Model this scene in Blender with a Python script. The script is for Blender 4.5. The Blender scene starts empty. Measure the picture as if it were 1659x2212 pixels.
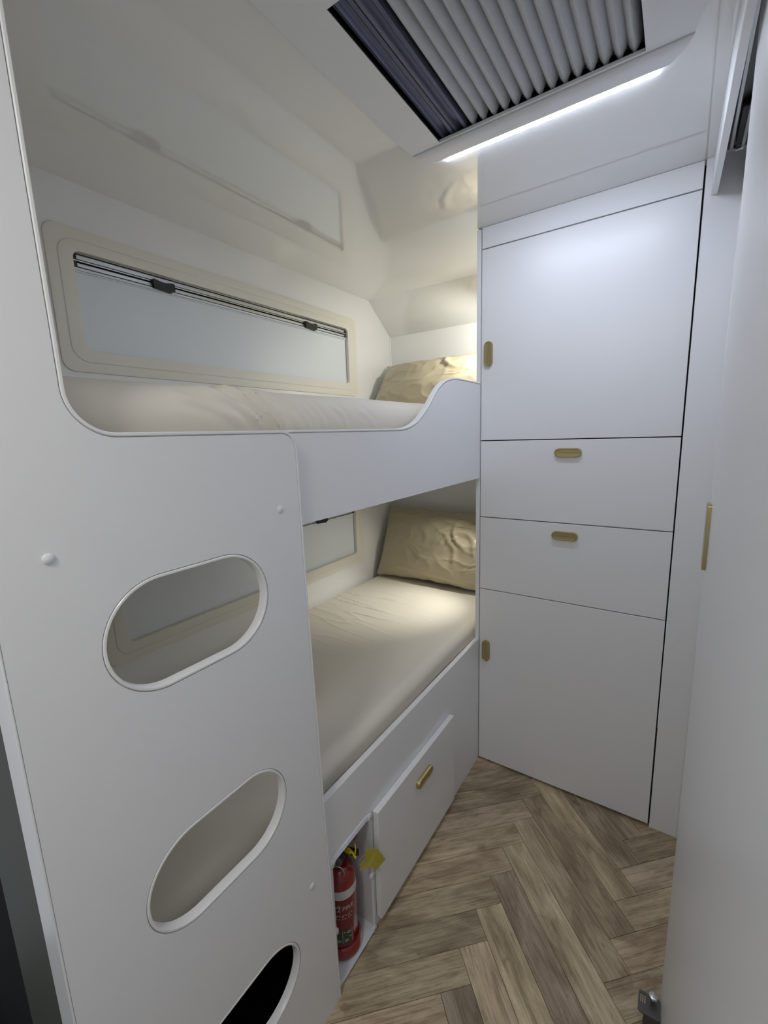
import bpy, bmesh, math, random
from mathutils import Vector, Matrix, noise
from mathutils.geometry import tessellate_polygon

random.seed(7)
S = bpy.context.scene
COL = S.collection
PI = math.pi

# ------------------------------------------------------------------ camera
cam_d = bpy.data.cameras.new('camera')
cam = bpy.data.objects.new('camera', cam_d)
COL.objects.link(cam)
S.camera = cam
RV = Vector((0.1806, 0.5912, 0.0208))
Rm = Matrix.Rotation(RV.length, 3, RV.normalized()) @ Matrix(((1, 0, 0), (0, 0, -1), (0, 1, 0)))
right, up, back = Rm[0], -Rm[1], -Rm[2]
M = Matrix((right, up, back)).transposed().to_4x4()
M.translation = Vector((0.5952, -1.5143, 1.3303))
cam.matrix_world = M
cam_d.sensor_fit = 'HORIZONTAL'
cam_d.sensor_width = 36.0
cam_d.lens = 36.0 * 934.95 / 1659.0
cam_d.clip_start = 0.01

# ------------------------------------------------------------------ world, lamps, exposure
LED_STRENGTH = 52.0
LED_COLOR = (0.76, 0.83, 1.0)
ROOM_FILL_W = 4.6
READ_W = 9.0
w = bpy.data.worlds.new('world')
S.world = w
w.use_nodes = True
w.node_tree.nodes['Background'].inputs[0].default_value = (0.80, 0.88, 1.0, 1)
w.node_tree.nodes['Background'].inputs[1].default_value = 0.30


def area(name, loc, rot, size, power, color):
    d = bpy.data.lights.new(name, 'AREA')
    d.shape = 'DISK'
    d.size = size
    d.energy = power
    d.color = color
    o = bpy.data.objects.new(name, d)
    o.location = loc
    o.rotation_euler = rot
    COL.objects.link(o)
    return o


area('room_fill', (0.34, -1.95, 1.985), (0, 0, 0), 0.24, ROOM_FILL_W, (1.0, 0.97, 0.92))  # unseen ceiling lamp behind the camera, added as fill light

S.view_settings.view_transform = 'Standard'
S.view_settings.look = 'None'
S.view_settings.gamma = 1
S.view_settings.use_curve_mapping = False
S.view_settings.exposure = 0.47
S.cycles.diffuse_bounces = 7
S.cycles.max_bounces = 10


# ------------------------------------------------------------------ materials
def mat(name, color, rough=0.5, metal=0.0, spec=0.5, bump=None, emit=None, coat=0.0):
    m = bpy.data.materials.new(name)
    m.use_nodes = True
    nt = m.node_tree
    b = nt.nodes['Principled BSDF']
    b.inputs['Base Color'].default_value = (*color, 1)
    b.inputs['Roughness'].default_value = rough
    b.inputs['Metallic'].default_value = metal
    b.inputs['Specular IOR Level'].default_value = spec
    b.inputs['Coat Weight'].default_value = coat
    b.inputs['Coat Roughness'].default_value = 0.05
    if emit:
        b.inputs['Emission Color'].default_value = (*emit[0], 1)
        b.inputs['Emission Strength'].default_value = emit[1]
    if bump:
        scale, strength, dist, detail = bump
        tc = nt.nodes.new('ShaderNodeTexCoord')
        n = nt.nodes.new('ShaderNodeTexNoise')
        n.inputs['Scale'].default_value = scale
        n.inputs['Detail'].default_value = detail
        bp = nt.nodes.new('ShaderNodeBump')
        bp.inputs['Strength'].default_value = strength
        bp.inputs['Distance'].default_value = dist
        nt.links.new(tc.outputs['Object'], n.inputs['Vector'])
        nt.links.new(n.outputs['Fac'], bp.inputs['Height'])
        nt.links.new(bp.outputs['Normal'], b.inputs['Normal'])
    return m


LAM = mat('white_laminate', (0.83, 0.835, 0.845), 0.38, bump=(900, 0.05, 0.0004, 2))
LAM2 = mat('white_laminate_satin', (0.83, 0.835, 0.845), 0.32, bump=(700, 0.04, 0.0004, 2))
BEAD = mat('white_edge_trim', (0.84, 0.84, 0.84), 0.30)
GLOSS = mat('gloss_white_ceiling', (0.78, 0.78, 0.765), 0.045, spec=1.0, bump=(3.0, 0.02, 0.01, 1), coat=0.6)
WALLM = mat('satin_white_wall', (0.84, 0.84, 0.83), 0.14, spec=0.7, bump=(6.0, 0.02, 0.01, 1))
CREAM = mat('cream_plastic', (0.76, 0.74, 0.66), 0.42, bump=(400, 0.05, 0.0005, 3))
BLIND = mat('white_blind_fabric', (0.74, 0.79, 0.83), 0.42, bump=(1200, 0.05, 0.0004, 2))
ALU = mat('brushed_aluminium', (0.56, 0.58, 0.575), 0.34, metal=0.75)
STEEL = mat('polished_steel', (0.75, 0.75, 0.74), 0.15, metal=1.0)
DARKSTEEL = mat('dark_steel', (0.13, 0.13, 0.125), 0.42, metal=0.6)
BLACK = mat('black_plastic', (0.012, 0.012, 0.012), 0.45)
VOID = mat('dark_gap', (0.018, 0.019, 0.018), 0.9, spec=0.1)
GOLD = mat('brushed_brass', (0.47, 0.385, 0.19), 0.42, metal=0.75, bump=(900, 0.06, 0.0004, 2))
GOLDRIM = mat('polished_brass', (0.52, 0.43, 0.24), 0.26, metal=0.85)
NAVY = mat('dark_blue_grey_profile', (0.115, 0.125, 0.175), 0.33, metal=0.35)
PLASTW = mat('white_plastic', (0.76, 0.77, 0.79), 0.36)
LINER = mat('cubby_liner_plastic', (0.66, 0.67, 0.70), 0.45)
RED = mat('red_enamel', (0.25, 0.012, 0.015), 0.14, coat=0.6)
REDP = mat('red_printed_label', (0.19, 0.016, 0.020), 0.32)
PRINTW = mat('white_print', (0.66, 0.64, 0.62), 0.5)
GREENP = mat('green_print', (0.022, 0.075, 0.035), 0.45)
YEL = mat('yellow_plastic', (0.68, 0.52, 0.02), 0.4)
TAGY = mat('yellow_card_tag', (0.46, 0.41, 0.05), 0.42)
SHADEPANEL = mat('shaded_grey_green_panel', (0.075, 0.082, 0.062), 0.55, spec=0.3)  # base colour darkened to stand in for shade
RECESS = mat('grey_recess', (0.26, 0.27, 0.30), 0.5)
LED = mat('led_diffuser', (0.9, 0.9, 0.9), 0.5, emit=(LED_COLOR, LED_STRENGTH))


def fabric(name, color, rough, sheen, weave=0.12):
    m = mat(name, color, rough)
    nt = m.node_tree
    b = nt.nodes['Principled BSDF']
    b.inputs['Sheen Weight'].default_value = sheen
    tc = nt.nodes.new('ShaderNodeTexCoord')
    n = nt.nodes.new('ShaderNodeTexNoise')
    n.inputs['Scale'].default_value = 900
    n.inputs['Detail'].default_value = 2
    n2 = nt.nodes.new('ShaderNodeTexNoise')
    n2.inputs['Scale'].default_value = 45
    n2.inputs['Detail'].default_value = 4
    mx = nt.nodes.new('ShaderNodeMath')
    mx.operation = 'ADD'
    bp = nt.nodes.new('ShaderNodeBump')
    bp.inputs['Strength'].default_value = weave
    bp.inputs['Distance'].default_value = 0.001
    nt.links.new(tc.outputs['Object'], n.inputs['Vector'])
    nt.links.new(tc.outputs['Object'], n2.inputs['Vector'])
    nt.links.new(n.outputs['Fac'], mx.inputs[0])
    nt.links.new(n2.outputs['Fac'], mx.inputs[1])
    nt.links.new(mx.outputs[0], bp.inputs['Height'])
    nt.links.new(bp.outputs['Normal'], b.inputs['Normal'])
    return m


SHEET = fabric('beige_sheet', (0.77, 0.72, 0.62), 0.75, 0.15)
PILLOWM = fabric('beige_satin_pillowcase', (0.44, 0.385, 0.27), 0.26, 0.0, 0.05)
FELT = fabric('grey_pleated_fabric', (0.56, 0.58, 0.60), 0.9, 0.15, 0.8)


def wood():
    m = bpy.data.materials.new('oak_vinyl_plank')
    m.use_nodes = True
    nt = m.node_tree
    b = nt.nodes['Principled BSDF']
    L = nt.links
    tc = nt.nodes.new('ShaderNodeTexCoord')
    oi = nt.nodes.new('ShaderNodeObjectInfo')
    off = nt.nodes.new('ShaderNodeVectorMath'); off.operation = 'SCALE'
    off.inputs[0].default_value = (13.7, 7.3, 5.1)
    L.new(oi.outputs['Random'], off.inputs['Scale'])
    add = nt.nodes.new('ShaderNodeVectorMath'); add.operation = 'ADD'
    L.new(tc.outputs['Object'], add.inputs[0]); L.new(off.outputs[0], add.inputs[1])

    def nz(scale, detail, rough, sx):
        mp = nt.nodes.new('ShaderNodeMapping')
        mp.inputs['Scale'].default_value = sx
        n = nt.nodes.new('ShaderNodeTexNoise')
        n.inputs['Scale'].default_value = scale
        n.inputs['Detail'].default_value = detail
        n.inputs['Roughness'].default_value = rough
        n.inputs['Distortion'].default_value = 0.6
        L.new(add.outputs[0], mp.inputs['Vector']); L.new(mp.outputs[0], n.inputs['Vector'])
        return n
    broad = nz(14, 4, 0.6, (0.45, 1.5, 1))
    grain = nz(75, 10, 0.75, (0.12, 2.4, 1))
    knots = nz(22, 3, 0.5, (0.7, 1.2, 1))
    r1 = nt.nodes.new('ShaderNodeValToRGB')
    e = r1.color_ramp.elements
    e[0].position = 0.30; e[0].color = (0.31, 0.235, 0.145, 1)
    e[1].position = 0.70; e[1].color = (0.70, 0.585, 0.405, 1)
    r2 = nt.nodes.new('ShaderNodeValToRGB')
    e = r2.color_ramp.elements
    e[0].position = 0.34; e[0].color = (0.34, 0.30, 0.26, 1)
    e[1].position = 0.56; e[1].color = (1, 1, 1, 1)
    r3 = nt.nodes.new('ShaderNodeValToRGB')
    e = r3.color_ramp.elements
    e[0].position = 0.24; e[0].color = (0.5, 0.45, 0.4, 1)
    e[1].position = 0.36; e[1].color = (1, 1, 1, 1)
    L.new(broad.outputs['Fac'], r1.inputs[0])
    L.new(grain.outputs['Fac'], r2.inputs[0])
    L.new(knots.outputs['Fac'], r3.inputs[0])
    m1 = nt.nodes.new('ShaderNodeMix'); m1.data_type = 'RGBA'; m1.blend_type = 'MULTIPLY'
    m1.inputs[0].default_value = 0.75
    L.new(r1.outputs[0], m1.inputs[6]); L.new(r2.outputs[0], m1.inputs[7])
    m2 = nt.nodes.new('ShaderNodeMix'); m2.data_type = 'RGBA'; m2.blend_type = 'MULTIPLY'
    m2.inputs[0].default_value = 0.8
    L.new(m1.outputs[2], m2.inputs[6]); L.new(r3.outputs[0], m2.inputs[7])
    m3 = nt.nodes.new('ShaderNodeMix'); m3.data_type = 'RGBA'; m3.blend_type = 'MULTIPLY'
    m3.inputs[0].default_value = 1.0
    L.new(m2.outputs[2], m3.inputs[6]); L.new(oi.outputs['Color'], m3.inputs[7])
    L.new(m3.outputs[2], b.inputs['Base Color'])
    b.inputs['Roughness'].default_value = 0.48
    bp = nt.nodes.new('ShaderNodeBump')
    bp.inputs['Strength'].default_value = 0.12
    bp.inputs['Distance'].default_value = 0.001
    L.new(grain.outputs['Fac'], bp.inputs['Height'])
    L.new(bp.outputs['Normal'], b.inputs['Normal'])
    return m


WOOD = wood()


# ------------------------------------------------------------------ helpers
def link(name, me, parent=None, origin=None):
    o = bpy.data.objects.new(name, me)
    COL.objects.link(o)
    if parent is not None:
        o.parent = parent
    return o


def wpos(o):
    p = Vector((0, 0, 0))
    while o is not None:
        p += o.location
        o = o.parent
    return p


def obj(name, vf, m, parent=None, smooth=False, bevel=0.0, seg=2):
    """vf in world coordinates; the object sits on its parent's origin"""
    v, f = vf
    base = wpos(parent) if parent is not None else Vector((0, 0, 0))
    me = bpy.data.meshes.new(name)
    me.from_pydata([tuple(Vector(p) - base) for p in v], [], f)
    bm = bmesh.new(); bm.from_mesh(me)
    bmesh.ops.recalc_face_normals(bm, faces=bm.faces)
    bm.to_mesh(me); bm.free()
    me.materials.append(m)
    o = link(name, me, parent)
    if bevel > 0:
        b = o.modifiers.new('bevel', 'BEVEL')
        b.width = bevel; b.segments = seg; b.limit_method = 'ANGLE'; b.angle_limit = math.radians(40)
        b.harden_normals = False
        smooth = True
    if smooth:
        me.polygons.foreach_set('use_smooth', [True] * len(me.polygons))
        me.set_sharp_from_angle(angle=math.radians(38))
    return o


def empty(name, loc, label, cat, group=None):
    o = bpy.data.objects.new(name, None)
    COL.objects.link(o)
    o.location = loc
    o.empty_display_size = 0.05
    tag(o, label, cat, group)
    return o


def tag(o, label=None, cat=None, group=None, kind=None):
    if label: o['label'] = label
    if cat: o['category'] = cat
    if group: o['group'] = group
    if kind: o['kind'] = kind
    return o


def box(x0, x1, y0, y1, z0, z1):
    v = [(x, y, z) for x in (x0, x1) for y in (y0, y1) for z in (z0, z1)]
    f = [(0, 1, 3, 2), (4, 6, 7, 5), (0, 4, 5, 1), (2, 3, 7, 6), (0, 2, 6, 4), (1, 5, 7, 3)]
    return v, f


def join(*parts):
    V, F = [], []
    for v, f in parts:
        n = len(V)
        V += list(v); F += [tuple(i + n for i in q) for q in f]
    return V, F


def xform(vf, fn):
    return [fn(p) for p in vf[0]], vf[1]


def prism(outer, holes, place, d0, d1):
    """polygon with holes in (a,b); place(a,b,d) -> xyz; extruded d0..d1"""
    loops = [outer] + list(holes)
    tris = tessellate_polygon([[Vector((p[0], p[1], 0)) for p in l] for l in loops])
    flat = [p for l in loops for p in l]
    n = len(flat)
    v = [place(p[0], p[1], d0) for p in flat] + [place(p[0], p[1], d1) for p in flat]
    f = [tuple(t) for t in tris] + [tuple(i + n for i in reversed(t)) for t in tris]
    k = 0
    for l in loops:
        m = len(l)
        for i in range(m):
            a, b = k + i, k + (i + 1) % m
            f.append((a, b, b + n, a + n))
        k += m
    return v, f


PX = lambda a, b, d: (d, a, b)      # outline in (y, z), extruded along x
PY = lambda a, b, d: (a, d, b)      # outline in (x, z), extruded along y
PZ = lambda a, b, d: (a, b, d)      # outline in (x, y), extruded along z


def rrect(a0, a1, b0, b1, r, n=6):
    pts = []
    for cx, cy, t0 in ((a1 - r, b1 - r, 0), (a0 + r, b1 - r, 90), (a0 + r, b0 + r, 180), (a1 - r, b0 + r, 270)):
        for i in range(n + 1):
            t = math.radians(t0 + 90 * i / n)
            pts.append((cx + r * math.cos(t), cy + r * math.sin(t)))
    return pts


def stadium(ca, cb, ha, hb, n=16):
    """horizontal half-length ha, half-height hb (or the reverse)"""
    r = min(ha, hb)
    return rrect(ca - ha, ca + ha, cb - hb, cb + hb, r * 0.9999, n // 2)


def offset(path, d, closed):
    """shift a polyline to its left by d"""
    n = len(path)
    out = []
    for i in range(n):
        p = Vector(path[i])
        a = Vector(path[i - 1]) if (closed or i > 0) else None
        b = Vector(path[(i + 1) % n]) if (closed or i < n - 1) else None
        e1 = (p - a).normalized() if a is not None else None
        e2 = (b - p).normalized() if b is not None else None
        if e1 is None: e1 = e2
        if e2 is None: e2 = e1
        n1 = Vector((-e1.y, e1.x)); n2 = Vector((-e2.y, e2.x))
        m = n1 + n2
        if m.length < 1e-6: m = n1
        m.normalize()
        c = max(0.3, m.dot(n1))
        q = p + m * (d / c)
        out.append((q.x, q.y))
    return out


def sweep(path, prof, closed, place):
    """prof: list of (offset to the left, depth); a closed profile carried along the path"""
    rows = [[place(p[0], p[1], dep) for p in offset(path, off, closed)] for off, dep in prof]
    n = len(path); m = len(prof)
    v = [p for r in rows for p in r]
    f = []
    for j in range(m):
        j2 = (j + 1) % m
        for i in range(n if closed else n - 1):
            i2 = (i + 1) % n
            f.append((j * n + i, j * n + i2, j2 * n + i2, j2 * n + i))
    if not closed:
        f.append(tuple(j * n for j in range(m)))
        f.append(tuple(j * n + n - 1 for j in reversed(range(m))))
    return v, f


def arc(cx, cy, r, a0, a1, n):
    return [(cx + r * math.cos(math.radians(a0 + (a1 - a0) * i / n)), cy + r * math.sin(math.radians(a0 + (a1 - a0) * i / n))) for i in range(n + 1)]


def spline(pts, n=8):
    out = []
    P = [Vector(p) for p in pts]
    P = [P[0] * 2 - P[1]] + P + [P[-1] * 2 - P[-2]]
    for i in range(1, len(P) - 2):
        for k in range(n):
            t = k / n
            a, b, c, d = P[i - 1], P[i], P[i + 1], P[i + 2]
            out.append(tuple(0.5 * ((2 * b) + (c - a) * t + (2 * a - 5 * b + 4 * c - d) * t * t + (3 * b - a - 3 * c + d) * t ** 3)))
    out.append(tuple(P[-2]))
    return out


def tube(path, r, n=8, closed=False):
    P = [Vector(p) for p in path]
    v, f = [], []
    m = len(P)
    up0 = Vector((0.123, 0.31, 0.94))
    for i, p in enumerate(P):
        a = P[i - 1] if (i > 0 or closed) else p
        b = P[(i + 1) % m] if (i < m - 1 or closed) else p
        t = (b - a).normalized()
        s = t.cross(up0)
        if s.length < 1e-3: s = t.cross(Vector((1, 0, 0)))
        s.normalize(); u = s.cross(t)
        for k in range(n):
            q = 2 * PI * k / n
            v.append(tuple(p + (s * math.cos(q) + u * math.sin(q)) * r))
    for i in range(m if closed else m - 1):
        for k in range(n):
            f.append((i * n + k, i * n + (k + 1) % n, ((i + 1) % m) * n + (k + 1) % n, ((i + 1) % m) * n + k))
    if not closed:
        f.append(tuple(range(n))); f.append(tuple(range((m - 1) * n, m * n)))
    return v, f


def lathe(prof, c, n=40):
    v, f = [], []
    for r, z in prof:
        for k in range(n):
            t = 2 * PI * k / n
            v.append((c[0] + r * math.cos(t), c[1] + r * math.sin(t), c[2] + z))
    for i in range(len(prof) - 1):
        for k in range(n):
            f.append((i * n + k, i * n + (k + 1) % n, (i + 1) * n + (k + 1) % n, (i + 1) * n + k))
    f.append(tuple(range(n))); f.append(tuple(range((len(prof) - 1) * n, len(prof) * n)))
    return v, f


def disc(center, axis, r, h, n=20, dome=0.0):
    """short round button standing on 'center' along 'axis'"""
    ax = Vector(axis).normalized()
    s = ax.orthogonal().normalized(); u = ax.cross(s)
    c = Vector(center)
    rows = [(r, 0), (r, h * 0.6), (r * 0.86, h * 0.88), (r * 0.5, h + dome * 0.7), (0.02 * r, h + dome)]
    v, f = [], []
    for rr, hh in rows:
        for k in range(n):
            t = 2 * PI * k / n
            v.append(tuple(c + ax * hh + (s * math.cos(t) + u * math.sin(t)) * rr))
    for i in range(len(rows) - 1):
        for k in range(n):
            f.append((i * n + k, i * n + (k + 1) % n, (i + 1) * n + (k + 1) % n, (i + 1) * n + k))
    f.append(tuple(range(n))); f.append(tuple(range((len(rows) - 1) * n, len(rows) * n)))
    return v, f


def handle(parent, place, ca, cb, ha, hb, d0, sgn, label=None):
    """flat oval pull: a rim with a slightly sunk brushed face (one mesh), d0 face of the panel, sgn outward"""
    H = 0.011
    n = 18
    so = stadium(ca, cb, ha, hb, n)
    rows = [(0.0, 0.0), (0.0, H * 0.75), (0.0012, H), (0.0034, H), (0.0042, H - 0.0014), (0.0075, H - 0.0016)]
    v, f = [], []
    m = len(so)
    for off, dd in rows:
        for p in offset(so, off, True):
            v.append(place(p[0], p[1], d0 + sgn * dd))
    for i in range(len(rows) - 1):
        for k in range(m):
            f.append((i * m + k, i * m + (k + 1) % m, (i + 1) * m + (k + 1) % m, (i + 1) * m + k))
    f.append(tuple(range((len(rows) - 1) * m, len(rows) * m)))
    f.append(tuple(reversed(range(m))))
    o = obj('handle', (v, f), GOLD, parent, smooth=True)
    o['label'] = label or 'brushed brass oval pull handle'
    return o


H = 2.0          # ceiling height
XW = -0.755      # left (window) wall
YF = 0.592       # front end wall behind the pillows
YS = 0.396       # where the ceiling starts to slope
ZS = 1.852       # foot of the slope
YN = -1.39       # near end of the bunk
XR = 0.70        # right wall

# ================================================================== SETTING
# floor slab and herringbone planks
fl = obj('floor', box(XW, XR + 0.05, -2.7, YF, -0.05, -0.0030), VOID)
tag(fl, kind='structure')
PW, PL = 0.0785, 0.4595
T0 = Vector((0.2135, -0.221))
AA = Vector((1, -1)) / math.sqrt(2)
BB = Vector((1, 1)) / math.sqrt(2)


def clip(poly, x0, x1, y0, y1):
    def half(p, ax, lim, sg):
        out = []
        for i in range(len(p)):
            a, b = p[i], p[(i + 1) % len(p)]
            da, db = sg * (a[ax] - lim), sg * (b[ax] - lim)
            if da >= 0: out.append(a)
            if da * db < 0:
                t = da / (da - db)
                out.append(a + (b - a) * t)
        return out
    for ax, lim, sg in ((0, x0, 1), (0, x1, -1), (1, y0, 1), (1, y1, -1)):
        poly = half(poly, ax, lim, sg)
        if len(poly) < 3: return []
    return poly


def plank_mesh(local):
    ins = offset([tuple(p) for p in local], 0.0005, True)
    ins2 = offset([tuple(p) for p in local], 0.0013, True)
    n = len(local)
    v = [(p[0], p[1], -0.003) for p in ins] + [(p[0], p[1], -0.0006) for p in ins] + [(p[0], p[1], 0) for p in ins2]
    f = [tuple(range(2 * n, 3 * n))]
    for r in range(2):
        for i in range(n):
            j = (i + 1) % n
            f.append((r * n + i, r * n + j, (r + 1) * n + j, (r + 1) * n + i))
    me = bpy.data.meshes.new('plank')
    me.from_pydata(v, [], f)
    me.materials.append(WOOD)
    return me


full = plank_mesh([Vector((0, 0)), Vector((PL, 0)), Vector((PL, PW)), Vector((0, PW))])
rp = random.Random(11)
for c in (-1, 0, 1):
    for k in range(-8, 26):
        for kind in 'AB':
            sh = T0 + AA * (PW * k + PL * c) + BB * (-PW * k + PL * c)
            if kind == 'A':
                org, ux, uy = sh, AA, BB
            else:
                org, ux, uy = sh + AA * PW, -BB, -AA
                # local x along the plank, local y across it
            corners = [org, org + ux * PL, org + ux * PL + uy * PW, org + uy * PW]
            if ux.x * uy.y - ux.y * uy.x < 0: 
                org = org + uy * PW; uy = -uy
                corners = [org, org + ux * PL, org + ux * PL + uy * PW, org + uy * PW]
            cl = clip([c2.copy() for c2 in corners], -0.012, XR, -2.6, 0.016)
            if len(cl) < 3: continue
            ar = abs(sum(cl[i].x * cl[(i + 1) % len(cl)].y - cl[(i + 1) % len(cl)].x * cl[i].y for i in range(len(cl)))) / 2
            if ar < 2e-5: continue
            if max(p.y for p in cl) < -1.75: continue
            if abs(ar - PL * PW) < 1e-7:
                me = full
            else:
                loc = [Vector(((p - org).dot(ux), (p - org).dot(uy))) for p in cl]
                loc2 = []
                for p in loc:
                    if not loc2 or (p - loc2[-1]).length > 1e-4: loc2.append(p)
                if (loc2[0] - loc2[-1]).length < 1e-4: loc2.pop()
                if len(loc2) < 3: continue
                me = plank_mesh(loc2)
            o = link('plank', me, fl)
            o.location = (org.x, org.y, 0)
            o.rotation_euler = (0, 0, math.atan2(ux.y, ux.x))
            g = rp.uniform(0.72, 1.22)
            o.color = (g, g * rp.uniform(0.96, 1.02), g * rp.uniform(0.95, 1.04), 1)

# ceiling: flat gloss sheet with the hatch cut out, then the slope at the front
HX0, HX1, HY0, HY1 = 0.0855, 0.4975, -0.878, -0.468
ce = join(prism([(XW, -2.7), (XR + 0.05, -2.7), (XR + 0.05, YS), (XW, YS)], [[(HX0, HY0), (HX1, HY0), (HX1, HY1), (HX0, HY1)]], PZ, H, H + 0.02),
          prism([(YS, H), (YF + 0.02, ZS - 0.0151), (YF + 0.02, ZS + 0.02), (YS, H + 0.02)], [], PX, XW, XR))
tag(obj('ceiling', ce, GLOSS), kind='structure')

# window wall
WIN = ((1.5225, 1.889), (0.6705, 1.037))
wh = [rrect(-0.985, 0.262, z0 + 0.012, z1 - 0.012, 0.03) for z0, z1 in WIN]
wl = prism([(YN, 0), (YF, 0), (YF, ZS), (YS, H), (YN, H)], wh, PX, XW - 0.03, XW)
tag(obj('wall_left', wl, WALLM), kind='structure')
tag(obj('wall_front', box(XW, 0.0, YF, YF + 0.02, 0, ZS), WALLM), kind='structure')
tag(obj('wall_near', box(XW - 0.03, -0.036, YN, YN + 0.012, 0, H), WALLM), kind='structure')
tag(obj('wall_right', box(XR, XR + 0.02, -2.7, 0.0, 0, H), LAM), kind='structure')
tag(obj('wall_back', box(XW, XR + 0.02, -2.72, -2.7, 0, H), LAM), kind='structure')
# two sheets coloured dark for the shade past the ladder panel's near end
tag(obj('shade_panel_1', box(-0.215, -0.036, YN - 0.003, YN, 0, H), SHADEPANEL), kind='structure')
tag(obj('shade_panel_2', box(XW, -0.2155, YN - 0.0025, YN, 0, H), VOID), kind='structure')
# painted bead in the front left corner of the bunk
tag(obj('trim_3', tube([(XW + 0.002, YF - 0.002, 0.5), (XW + 0.002, YF - 0.002, ZS - 0.002)], 0.004, 8), BEAD), kind='structure')


# windows with cassette blinds
def window(idx, dz):
    root = bpy.data.objects.new('window_%d' % idx, None)
    COL.objects.link(root)
    root.location = (XW, -0.36, 1.5225 + dz)
    tag(root, kind='structure')
    z = lambda q: q + dz
    outer = rrect(-0.998, 0.277, z(1.5225), z(1.889), 0.032, 8)
    groove = rrect(-0.972, 0.251, z(1.549), z(1.860), 0.042, 8)
    opening = rrect(-0.937, 0.211, z(1.581), z(1.832), 0.020, 8)
    X = XW
    # frame profile carried round: outer flange, groove step, inner raised band, reveal
    n = len(outer)
    rings = [(outer, X + 0.0002), (offset(outer, 0.0015, True), X + 0.0045), (offset(groove, -0.002, True), X + 0.0050),
             (offset(groove, -0.0006, True), X + 0.0044), (groove, X + 0.0044), (offset(groove, 0.002, True), X + 0.0064),
             (offset(opening, -0.002, True), X + 0.0068), (opening, X + 0.006), (opening, X - 0.022)]
    v, f = [], []
    for r, xx in rings:
        v += [(xx, p[0], p[1]) for p in r]
    for i in range(len(rings) - 1):
        for k in range(n):
            f.append((i * n + k, i * n + (k + 1) % n, (i + 1) * n + (k + 1) % n, (i + 1) * n + k))
    obj('window_frame', (v, f), CREAM, root, smooth=True)
    obj('backing', box(X - 0.026, X - 0.020, -0.945, 0.22, z(1.573), z(1.840)), BLACK, root)
    # drawn blind
    obj('blind', box(X - 0.0125, X - 0.0110, -0.9365, 0.2075, z(1.5815), z(1.786)), BLIND, root)
    # two aluminium bars, a thin rod between, the weighted bottom rail
    obj('blind_bar', join(box(X - 0.016, X - 0.0055, -0.925, 0.199, z(1.8145), z(1.8262)),
                          box(X - 0.016, X - 0.003, -0.925, 0.205, z(1.8285), z(1.8312))), ALU, root, bevel=0.0015)
    obj('blind_bar', box(X - 0.016, X - 0.0055, -0.925, 0.199, z(1.7958), z(1.8058)), ALU, root, bevel=0.0015)
    obj('blind_rod', box(X - 0.012, X - 0.002, -0.9365, 0.208, z(1.8088), z(1.8112)), STEEL, root)
    obj('blind_rail', join(box(X - 0.014, X - 0.004, -0.9365, 0.2075, z(1.7872), z(1.7935)),
                           box(X - 0.014, X - 0.006, -0.9365, 0.2075, z(1.7832), z(1.7866))), BLIND, root, bevel=0.001)
    for a, b in ((-0.9368, -0.9255), (0.1995, 0.2105)):
        o = obj('end_cap', box(X - 0.018, X - 0.004, a, b, z(1.7935), z(1.8305)), BLACK, root, bevel=0.002)
        o['label'] = 'black plastic end cap of the blind cassette'
    for y0, y1 in ((-0.728, -0.657), (-0.075, -0.003)):
        t = []
        for i in range(17):
            q = i / 16
            t.append((y0 + (y1 - y0) * q, z(1.8165) - 0.0048 * math.sin(PI * q) ** 2 - (0.003 if i in (0, 16) else 0)))
        o = obj('latch', prism([(y0 + 0.003, z(1.7905)), (y1 - 0.012, z(1.7865)), (y1 - 0.006, z(1.792)), (y1, z(1.7935))] + t[::-1], [], PX, X - 0.006, X + 0.007), BLACK, root, bevel=0.0015)
        o['label'] = 'black finger latch on the blind bar'
    return root


window(1, 0.0)
window(2, -0.852)

# right side: filler, corner bead, pelmet, door
tag(obj('trim_4', box(0.6065, XR, 0.0, 0.016, 0.0, H), LAM), kind='structure')
tag(obj('trim_5', box(0.682, XR, -0.008, 0.0, 0.0, 1.93), BEAD, bevel=0.003), kind='structure')
tag(obj('trim_6', prism([(0.621, -0.001), (0.6345, -0.001), (0.6585, -1.45), (0.645, -1.45)], [], PZ, 1.911, H), LAM, bevel=0.001), kind='structure')

d = obj('door_1', box(0.655, 0.683, -1.50, -0.50, 0.012, 1.975), LAM2, bevel=0.003)
tag(d, kind='structure')
dh = obj('handle', prism(rrect(-0.545, -0.512, 1.062, 1.187, 0.006, 4), [], PX, 0.6485, 0.656), GOLDRIM, d, bevel=0.002)
dh['label'] = 'slim brass pull seen edge-on'

# ================================================================== WARDROBE
wr = empty('wardrobe', (0.30, 0.19, 0), 'tall white built-in wardrobe of doors and drawers with brass pulls', 'wardrobe')
obj('carcass', box(0.0005, 0.6060, 0.020, 0.385, 0.012, 1.995), VOID, wr)['label'] = 'dark inside showing through the gaps'
obj('side_panel', prism([(0, 0), (0.58, 0), (0.58, 1.857), (YS - 0.004, 1.996), (0, 1.996)], [], PX, -0.0155, -0.0005), LAM, wr, bevel=0.0008)
Z1, Z2, Z3, Z4 = 0.7387, 1.0182, 1.2979, 1.9328
G = 0.0016
obj('fascia', box(0.0022, 0.6020, 0.0, 0.016, Z4 + G, 1.9995), LAM2, wr, bevel=0.0012)
dt = obj('door', box(0.0022, 0.6020, 0.0, 0.016, Z3 + G, Z4 - G), LAM2, wr, bevel=0.0012)
handle(dt, PY, 0.0293, 1.594, 0.0148, 0.0415, 0.0, -1)
d1 = obj('drawer', box(0.0022, 0.6020, 0.0, 0.016, Z2 + G, Z3 - G), LAM2, wr, bevel=0.0012)
handle(d1, PY, 0.3005, 1.2543, 0.0415, 0.0145, 0.0, -1)
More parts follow.
